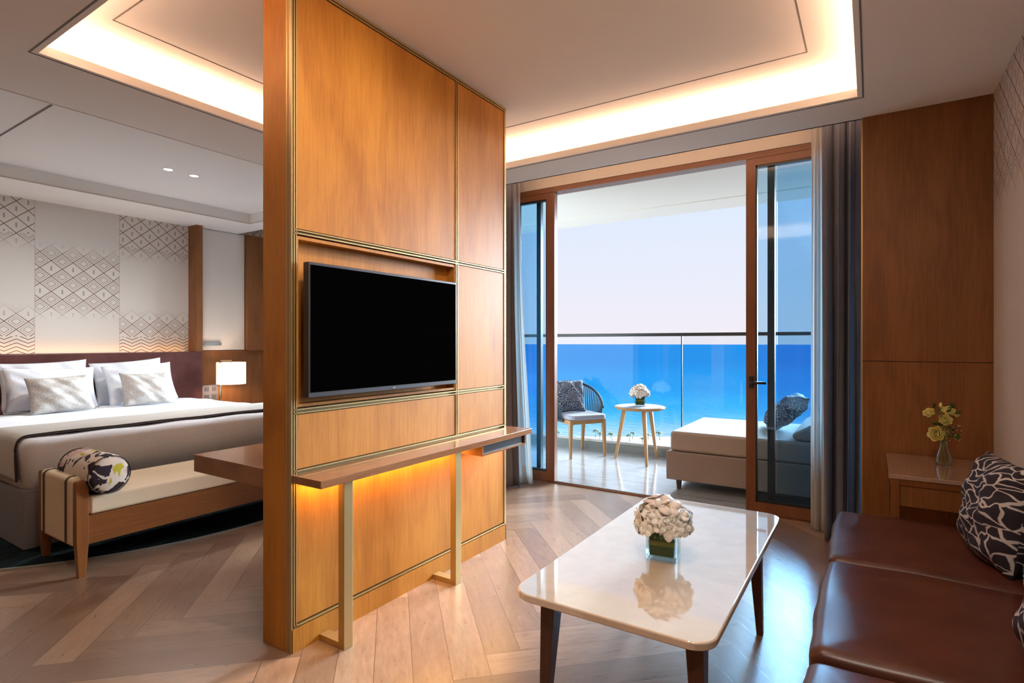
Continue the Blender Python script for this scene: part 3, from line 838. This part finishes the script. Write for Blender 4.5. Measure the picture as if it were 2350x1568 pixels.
bouquet((-.695, 2.185, .4505), .058, .112, 'white hydrangea and orchid bouquet in the square vase on the marble coffee table', 'square clear glass vase standing on the marble coffee table', .089, 3, 34, rotv)
bouquet((-2.15, 5.93, .6015), .058, .112, 'small white flower bouquet in the vase on the round balcony table', 'square glass vase standing on the round balcony table', .088, 5, 26, .4)

# yellow roses in a bottle vase on the side table
vz = (.322, 3.725, .6525)
bv = thing('bottle_vase', vz, 'small clear glass bottle vase on the side table by the oak wall', 'vase')
prof = [(.034, .0), (.036, .02), (.034, .05), (.022, .085), (.017, .105), (.021, .125)]
inn = [(r - .002, z if i else z + .004) for i, (r, z) in enumerate(prof)]
MB().lathe(prof + inn[::-1], vz, 28).build('glass', 'glass_vase', bv, smooth=True)
yb = thing('rose_bouquet', vz, 'pale yellow rose bouquet with green leaves in the bottle vase', 'flowers')
st = MB()
def rose(c, r, nrm, seed):
    rnd = random.Random(seed); m = MB(); nrm = Vector(nrm).normalized(); a = nrm.orthogonal().normalized(); b2 = nrm.cross(a)
    for ringi, (rr, hh, n, op) in enumerate(((.22, 1.25, 3, .0), (.45, 1.2, 3, .1), (.72, 1.05, 4, .25), (.98, .85, 5, .45))):
        for j in range(n):
            t0 = j * 2 * math.pi / n + ringi
            def f(u, v, rr=rr, hh=hh, op=op, t0=t0, n=n):
                t = t0 + (u - .5) * 2 * math.pi / n * 1.5
                rad = r * rr * (.30 + .70 * math.sin(v * 2.0)) * (1 + op * .5 * v ** 3) * (1 + .12 * math.sin(u * 9 + ringi * 2 + j))
                zz = r * (hh * v * 1.1 - .35 - .18 * (abs(u - .5) * 2) ** 2 * v)
                return Vector(c) + a * math.cos(t) * rad + b2 * math.sin(t) * rad + nrm * zz
            m.grid(f, 6, 5)
    return m
stems = [((-.060, -.005, .268), .024, (-.4, -.6, .6)), ((.018, .0, .282), .026, (.1, -.5, .8)), ((.040, .015, .270), .022, (.5, -.3, .7)), ((.004, -.02, .238), .026, (.1, -.9, .4)), ((-.030, -.03, .165), .034, (-.4, -.9, .2))]
for i, (p, r_, n_) in enumerate(stems):
    c_ = Vector(vz) + Vector(p)
    rose(c_, r_, n_, i).build('rose', 'rose', yb, smooth=True, solid=.0008)
    st.tube([Vector(vz) + Vector((-.02 * (p[0] > 0) + .01, .005 * i - .01, .008)), Vector(vz) + Vector((p[0] * .1, 0, .115)), c_ - Vector(n_).normalized() * r_ * .3], .0022, 6)
MB().lathe([(.001, 0), (.007, .008), (.008, .02), (.001, .032)], (vz[0] - .012, vz[1], vz[2] + .30), 12).build('rose_bud', 'rose', yb, smooth=True)
st.tube([Vector(vz) + Vector((0, 0, .1)), Vector(vz) + Vector((-.012, 0, .302))], .002, 6)
st.build('stems', 'leaf', yb, smooth=True)
lv = MB(); rr_ = random.Random(4)
for k in range(30):
    p = Vector(vz) + Vector((rr_.uniform(-.05, .06), rr_.uniform(-.03, .03), rr_.uniform(.14, .31)))
    d = Vector((rr_.uniform(-1, 1), rr_.uniform(-.6, .6), rr_.uniform(.1, 1))).normalized(); sd = d.cross(Vector((0, 1, .3))).normalized()
    L_ = rr_.uniform(.025, .045)
    lv.add([p, p + d * L_ * .5 - sd * .009, p + d * L_, p + d * L_ * .5 + sd * .009], [(0, 1, 2, 3)])
lv.build('leaves', 'leaf_dark', yb, solid=.0006)
fi = MB()
for k in range(40):
    p = Vector(vz) + Vector((rr_.uniform(.0, .075), rr_.uniform(-.03, .03), rr_.uniform(.13, .22)))
    fi.lathe([(.0003, -.002), (.0022, 0), (.0003, .002)], p, 6)
fi.build('filler_sprig', 'petal', yb)['kind'] = 'stuff'

# ------------------------------------------------------------------ side table
sd_ = thing('side_table', (.31, 3.63, 0), 'square side table with beige marble top and drawer in the corner beyond the sofa', 'side table')
sx0, sx1, sy0, sy1 = .072, .55, 3.315, 3.965
B(sx0, sx1, sy0, sy1, .632, .652).build('table_top', 'marble_pink', sd_, bevel=.002)
B(sx0 + .045, sx1 - .046, sy0 + .006, sy0 + .022, .602, .6315).build('top_rail', 'bench_wood', sd_)
B(sx0 + .045, sx1 - .045, sy0 + .012, sy1 - .02, .50, .600).build('drawer', 'oak_dark', sd_, bevel=.002)
for lx in (sx0 + .010, sx1 - .045):
    for ly in (sy0 + .004, sy1 - .04):
        B(lx, lx + .034, ly, ly + .034, 0, .632).build('leg', 'bench_wood', sd_, bevel=.002)
B(sx0 + .016, sx0 + .03, sy0 + .039, sy1 - .041, .545, .572).build('side_rail', 'brass', sd_)

# ------------------------------------------------------------------ sofa
sf = thing('sofa', (.2, 2.1, 0), 'brown leather sofa bench with three seat cushions along the wallpapered wall', 'sofa')
B(-.105, .55, .90, 3.285, .06, .30).build('base', 'leather', sf, bevel=.01)
B(-.06, .50, .95, 3.23, .0, .06).build('plinth', 'walnut', sf)
def seat(y0, y1, seed):
    rnd = random.Random(seed); x0, x1, z0, z1, r = -.145, .47, .302, .452, .035
    m = MB()
    xs = lambda u: x0 + (x1 - x0) * u
    prof = [(r * .6, z0), (0, z0 + r * .7), (0, z1 - r)] + [(r * (1 - math.cos(R(a))), z1 - r + r * math.sin(R(a))) for a in (20, 40, 60, 78, 90)] + [(.08, z1 + .004), (.16, z1 + .009), (.25, z1 + .011)]
    rings = []
    for i, (ins, z) in enumerate(prof):
        pts = rrect(x0 + ins, x1 - ins, y0 + ins, y1 - ins, max(.012, .03 - ins * .3), 4)
        out = []
        for k in range(len(pts)):
            a, b = Vector(pts[k]), Vector(pts[(k + 1) % len(pts)])
            n = 16 if (k % 5) == 4 else 1
            for q in range(n): out.append(a.lerp(b, q / n))
        rg_ = []
        for p in out:
            pinch = .010 * math.sin(p.y * 26 + seed) * (1 if p.x < x0 + .1 and i in (1, 2, 3) else 0) * .25
            mid = 1 - (2 * (p.y - (y0 + y1) / 2) / (y1 - y0)) ** 2
            rg_.append(Vector((p.x + pinch - .012 * mid * (1 if p.x < x0 + .1 else 0), p.y, z + .003 * math.sin(p.x * 14 + p.y * 9 + seed))))
        rings.append(rg_)
    m.loft(rings)
    return m.build('seat_cushion', 'leather', sf, smooth=True)
seat(2.548, 3.298, 1); seat(1.752, 2.538, 2); seat(.95, 1.712, 3)
B(.472, .555, .92, 3.29, .30, .60).build('backrest', 'leather', sf, bevel=.02, seg=3)
def stand_cushion(name, loc, yaw, lean, w, hh, t, material, label, seed, roll=0, group=None):
    # faces -x before yaw
    base = Matrix(((0, 0, -1), (-1, 0, 0), (0, 1, 0))).to_4x4()
    mt = Matrix.Translation(loc) @ Matrix.Rotation(R(yaw), 4, 'Z') @ Matrix.Rotation(R(lean), 4, 'Y') @ Matrix.Rotation(R(roll), 4, 'X') @ base
    mb = pillow_mb(w, hh, t, mt, seed=seed, pinch=.05)
    o = mb.build(name, material, None, smooth=True)
    bm = bmesh.new(); bm.from_mesh(o.data); bmesh.ops.remove_doubles(bm, verts=bm.verts, dist=.0004)
    bmesh.ops.recalc_face_normals(bm, faces=bm.faces); bm.to_mesh(o.data); bm.free()
    for p in o.data.polygons: p.use_smooth = True
    return tag(o, label, 'cushion', group)
stand_cushion('throw_cushion', (.415, 2.84, .645), 10, 9, .42, .41, .20, 'leaf_print', 'dark leaf print throw cushion at the far end of the brown sofa', 11, group='leaf print cushions on the sofa')
stand_cushion('throw_cushion', (.425, 1.845, .655), 8, 10, .43, .42, .18, 'leaf_print', 'dark leaf print throw cushion at the right edge of the picture, nearer on the sofa', 12, group='leaf print cushions on the sofa')

# ------------------------------------------------------------------ balcony
struct(B(-7.6, 1.4, 4.60, 6.30, -.14, -.002).build('balcony_floor', 'balcony_floor'))
struct(B(-7.6, 1.4, 6.25, 6.42, -.14, .085).build('balcony_kerb', 'kerb'))
struct(MB().box(-7.6, 1.4, 4.72, 6.72, 2.86, 3.1).box(-7.6, 1.4, 6.26, 6.72, 2.85, 2.86).build('balcony_ceiling', 'plaster_ext'))
struct(B(1.0, 1.15, 4.72, 6.72, -.1, 2.86).build('balcony_wall', 'plaster_ext'))
rl = thing('balcony_railing', (-2.5, 6.3, 0), 'frameless glass balcony railing with dark metal handrail facing the sea', 'railing')
B(-7.6, 1.0, 6.27, 6.325, 1.375, 1.412).build('handrail', 'alu_dark', rl, bevel=.004)
for i, (a, b) in enumerate(((-7.55, -5.20), (-5.19, -3.50), (-3.49, -1.800), (-1.786, -.10), (-.09, .99))):
    B(a, b, 6.292, 6.304, .085, 1.375).build('glass_panel', 'glass_rail', rl)
B(-1.799, -1.787, 6.288, 6.308, .085, 1.375).build('joint_strip', 'alu_dark', rl)
B(-7.55, .99, 6.28, 6.316, .085, .115).build('channel', 'alu_grey', rl)

# daybed
db = thing('daybed', (-.6, 5.5, 0), 'beige outdoor daybed with thick mattress on a low upholstered base on the balcony', 'daybed')
B(-1.55, .55, 4.95, 6.12, .078, .328).build('base', 'outdoor_base', db, bevel=.008)
for lx in (-1.44, .42):
    for ly in (4.97, 6.05): MB().beam((lx, ly, 0), (lx, ly, .08), .014, .014, .02, .02).build('leg', 'black', db)
B(-1.52, -.10, 4.965, 6.10, .330, .508).build('mattress', 'outdoor', db, bevel=.030, seg=5)
m = MB()
wedge = [(-.52, .512), (-.545, .56), (-.10, .83), (.04, .83), (.30, .40), (.30, .335), (-.085, .335), (-.09, .512)]
m.loft([[Vector((x, y, z)) for x, z in wedge] for y in (4.98, 6.08)])
m.build('back_cushion', 'outdoor', db, bevel=.03, seg=4)
oc = stand_cushion('outdoor_cushion', (-.66, 5.62, .675), 12, 50, .46, .44, .19, 'leaf_print_blue', 'dark blue leaf print cushion leaning on the back cushion of the daybed', 21)

# round balcony table
bt = thing('balcony_table', (-2.15, 5.93, 0), 'small round teak balcony table with pale top and three splayed legs', 'table')
MB().lathe([(.235, .565), (.268, .576), (.275, .590), (.272, .598), (.20, .599)], (-2.15, 5.93, 0), 48).build('table_rim', 'teak', bt, smooth=False)
MB().lathe([(.258, .5992), (.256, .6012)], (-2.15, 5.93, 0), 48).build('table_top', 'pale_blue', bt)
for fx, fy in ((-2.435, 5.93), (-1.985, 5.685), (-2.045, 6.185)):
    tpx, tpy = -2.15 + (fx + 2.15) * .62, 5.93 + (fy - 5.93) * .62
    MB().beam((fx, fy, 0), (tpx, tpy, .568), .013, .013, .022, .022).build('leg', 'teak', bt, bevel=.003)

# rope armchair on the balcony: local frame, front faces +x', then placed
ac = thing('rope_armchair', (-2.868, 5.875, 0), 'teak balcony armchair with dark rope back, pale seat pad and patterned cushion', 'chair')
ang = math.atan2(-.555, .832)
mt = Matrix.Translation((-2.868, 5.875, 0)) @ Matrix.Rotation(ang, 4, 'Z')
def L(mb):
    mb.v = [tuple(mt @ Vector((v[0], v[1], v[2] * 1.07))) for v in mb.v]; return mb
# front legs at x'=+.15ish
fl = [(.19, -.215), (.19, .215), (-.21, -.19), (-.21, .19)]
for i, (lx, ly) in enumerate(fl):
    ox = .015 if lx > 0 else -.05; oy = .01 if ly > 0 else -.01
    L(MB().beam((lx + ox, ly + oy, 0), (lx, ly, .40), .013, .013, .022, .020)).build('leg', 'teak', ac, bevel=.003)
ap = MB().box(.175, .205, -.20, .20, .355, .40).box(-.225, -.195, -.18, .18, .355, .40).box(-.2, .18, -.228, -.202, .355, .40).box(-.2, .18, .202, .228, .355, .40)
L(ap).build('apron', 'teak', ac, bevel=.002)
def back_curve(t):       # t 0..1 from the right front around the back to the left front, top rail
    a = R(-112 + 224 * t)
    x = -.02 - .27 * math.cos(a) * 1.0; y = .30 * math.sin(a)
    k = abs(t - .5) * 2
    z = .775 - .27 * k ** 2.2
    return Vector((x, y, z))
def low_curve(t):
    a = R(-112 + 224 * t)
    return Vector((-.02 - .24 * math.cos(a), .262 * math.sin(a), .385))
L(MB().tube([back_curve(k / 40) for k in range(41)], .014, 8)).build('top_rail', 'rope', ac, smooth=True)
L(MB().tube([low_curve(k / 40) for k in range(41)], .012, 8)).build('lower_rail', 'rope', ac, smooth=True)
rp = MB()
for k in range(44):
    t = (k + .5) / 44
    rp.tube([back_curve(t), (back_curve(t) + low_curve(t)) / 2 + Vector((-.012 * math.cos(R(-112 + 224 * t)), 0, 0)), low_curve(t)], .0062, 6)
o = L(rp).build('rope_weave', 'rope', ac, smooth=True)
sp = MB().prism(rrect(-.22, .24, -.235, .235, .06, 6), .402, .452)
L(sp).build('seat_pad', 'pale_blue', ac, bevel=.016, seg=3)
p0 = mt @ Vector((-.12, -.045, .668))
stand_cushion('outdoor_cushion', tuple(p0), math.degrees(ang) + 180, 12, .37, .38, .12, 'leaf_print_blue', 'dark blue leaf print cushion leaning in the rope armchair', 22)

# ------------------------------------------------------------------ sea and beach, forty metres below
struct(B(-9000, 9000, 90, 14000, -42, -40).build('sea', 'sea'))
struct(MB().prism([(-552.4, -66.4), (456.0, 584.0), (555.4, 430.3), (-452.5, -221.0)], -42, -39.8).build('beach', 'sand'))
pr = random.Random(9)
def palm():
    t = thing('palm_tree', (0, 0, -39.8), 'palm tree on the beach far below the balcony', 'tree', 'palm trees on the beach')
    MB().tube([(0, 0, -39.8), (.3, 0, -37), (.5, .1, -34.5)], [.22, .17, .13], 7).build('trunk', 'trunk', t, smooth=True)
    m = MB()
    for k in range(13):
        a = k * 2.4; dv = Vector((math.cos(a), math.sin(a), 0)); sv = Vector((-dv.y, dv.x, 0)); up = .6 if k % 2 else .2
        vs = []; base = Vector((.5, .1, -34.5))
        for q in range(6):
            s_ = q / 5; p = base + dv * 2.7 * s_ + Vector((0, 0, up * 1.9 * s_ - 2.2 * s_ * s_)); w_ = .42 * math.sin(math.pi * min(.96, s_ * .9 + .08))
            vs += [p - sv * w_ - Vector((0, 0, .12)), p, p + sv * w_ - Vector((0, 0, .12))]
        m.add(vs, [(i * 3 + j, i * 3 + j + 1, i * 3 + j + 4, i * 3 + j + 3) for i in range(5) for j in (0, 1)])
    m.build('fronds', 'palm', t, solid=.02)
    return t
base_palm = palm()
spots = [(-113.2, 212.6), (-100.5, 222.0), (-96.9, 218.4), (-94.3, 223.6), (-91.6, 219.4), (-85.9, 227.8), (-84.7, 221.5), (-79.5, 229.6), (-78.2, 218.5), (-75.1, 231.2)]
for i, (px_, py_) in enumerate(spots):
    t = base_palm if i == 0 else copy_tree(base_palm)
    t.location = (px_, py_, -39.8); t.rotation_euler.z = pr.uniform(0, 6)
    s_ = pr.uniform(.45, .68); t.scale = (s_, s_, s_)
base_palm_label = 'one of the small palm trees on the pale beach far below the balcony'
for o in C.objects:
    if o.name.startswith('palm_tree'): o['label'] = base_palm_label

# ------------------------------------------------------------------ light
w = bpy.data.worlds.new('sky'); bpy.context.scene.world = w; w.use_nodes = True
nt = w.node_tree; bg = nt.nodes['Background']
x, y, z, o_ = coords(nt, 'Generated')
sk = mixc(nt, z.smooth(-.02, .14), (.88, .83, .90), (.80, .83, .95))
sk = mixc(nt, z.smooth(.08, .40), sk, (.62, .79, .98))
sk = mixc(nt, z.smooth(.3, 1.), sk, (.30, .52, .92))
nt.links.new(sk, bg.inputs[0]); bg.inputs[1].default_value = .69

def area(name, loc, size, power, col, rot=(0, 0, 0), size_y=None, spread=180):
    l = bpy.data.lights.new(name, 'AREA'); l.energy = power; l.color = col
    l.shape = 'RECTANGLE' if size_y else 'DISK'; l.size = size
    if size_y: l.size_y = size_y
    l.spread = R(spread)
    o = bpy.data.objects.new(name, l); C.objects.link(o); o.location = loc; o.rotation_euler = rot; return o
def spot(name, loc, target, power, col, ang=90, blend=.8, rad=.05):
    l = bpy.data.lights.new(name, 'SPOT'); l.energy = power; l.color = col; l.spot_size = R(ang); l.spot_blend = blend; l.shadow_soft_size = rad
    o = bpy.data.objects.new(name, l); C.objects.link(o); o.location = loc
    o.rotation_euler = (Vector(target) - Vector(loc)).to_track_quat('-Z', 'Y').to_euler(); return o
sun = bpy.data.lights.new('daylight', 'SUN'); sun.energy = 17; sun.angle = R(36); sun.color = (.80, .90, 1.)
so = bpy.data.objects.new('daylight', sun); C.objects.link(so)
so.rotation_euler = Vector((-.20, -1, -.30)).to_track_quat('-Z', 'Y').to_euler()

WARM = (1., .58, .36)
cz = zt + .012
lx, ly = T1[1] - T1[0], T1[3] - T1[2]
up = R(180)
area('cove_far', ((T1[0] + T1[1]) / 2, T1[3] + .07, cz), lx, 10.5, WARM, (up, 0, 0), .03)
area('cove_near', ((T1[0] + T1[1]) / 2, T1[2] - .07, cz), lx, 10.5, WARM, (up, 0, 0), .03)
area('cove_left', (T1[0] - .07, (T1[2] + T1[3]) / 2, cz), .03, 9, WARM, (up, 0, 0), ly)
area('cove_right', (T1[1] + .07, (T1[2] + T1[3]) / 2, cz), .03, 9, WARM, (up, 0, 0), ly)
area('pocket_strip', (-1.3, 4.03, 2.80), 3.2, 5, WARM, (R(-110), 0, 0), .03)
area('shelf_strip', (-1.99, 2.0, .710), .02, 4.5, (1., .52, .13), (0, 0, 0), 1.06)
area('shelf_strip_far', (-1.94, 2.79, .650), .10, 1.0, (1., .5, .12), (0, 0, 0), .42)
area('headboard_strip', (-6.65, 2.0, 1.19), .03, 1.6, (1., .50, .18), (up, 0, 0), 2.7)
lp = bpy.data.lights.new('lamp_bulb', 'POINT'); lp.energy = 6; lp.color = (1., .75, .5); lp.shadow_soft_size = .04
lo = bpy.data.objects.new('lamp_bulb', lp); C.objects.link(lo); lo.location = (-6.38, 3.735, .86)
DL = (1., .86, .70)
# fill lights added out of view; the bed pair belongs to visible fixtures
for i, (x_, y_, p_) in enumerate(((-.05, .45, 24), (-6.1, .4, 14))):
    area('downlight_%d' % i, (x_, y_, ZS - .01), .12, p_ * .6, DL, (0, 0, 0))  # added fill from outside the view, no fixture modelled
spot('fill_divider', (-.85, 1.55, 2.84), (-2.03, 1.75, 1.75), 58, DL, 95)  # added fill to brighten the divider, no fixture there
spot('fill_table', (-.70, 1.52, 2.84), (-.80, 1.75, 0), 34, DL, 110)  # added fill for table and floor, no fixture there
spot('bed_downlight_a', (-5.02, 2.385, ZT2 - .01), (-5.02, 2.385, 0), 42, (1., .94, .88), 160)
spot('bed_downlight_b', (-5.02, 2.60, ZT2 - .01), (-5.02, 2.60, 0), 42, (1., .94, .88), 160)
for nm, xc, wd in (('portal_living', -1.63, 1.7), ('portal_bedroom', -5.23, 1.5)):
    p = area(nm, (xc, 4.68, 1.36), wd, 1, (1, 1, 1), (R(-90), 0, 0), 2.6); p.data.cycles.is_portal = True

# ------------------------------------------------------------------ camera
cam = bpy.data.cameras.new('camera'); co = bpy.data.objects.new('camera', cam); C.objects.link(co)
cam.sensor_width = 36; cam.lens = 36 * 1276.5 / 2350; cam.clip_start = .03; cam.clip_end = 30000
cam.shift_y = 3 / 2350
co.location = (0, 0, 1.3); co.rotation_euler = (R(90), 0, R(32.87))
sc = bpy.context.scene; sc.camera = co
sc.view_settings.view_transform = 'Standard'; sc.view_settings.look = 'None'
sc.view_settings.exposure = 0.58; sc.view_settings.gamma = 1
sc.cycles.max_bounces = 8; sc.cycles.diffuse_bounces = 5; sc.cycles.glossy_bounces = 4; sc.cycles.transparent_max_bounces = 16
sc.cycles.caustics_reflective = False; sc.cycles.caustics_refractive = False
sc.cycles.sample_clamp_indirect = 6
sc.cycles.use_denoising = True
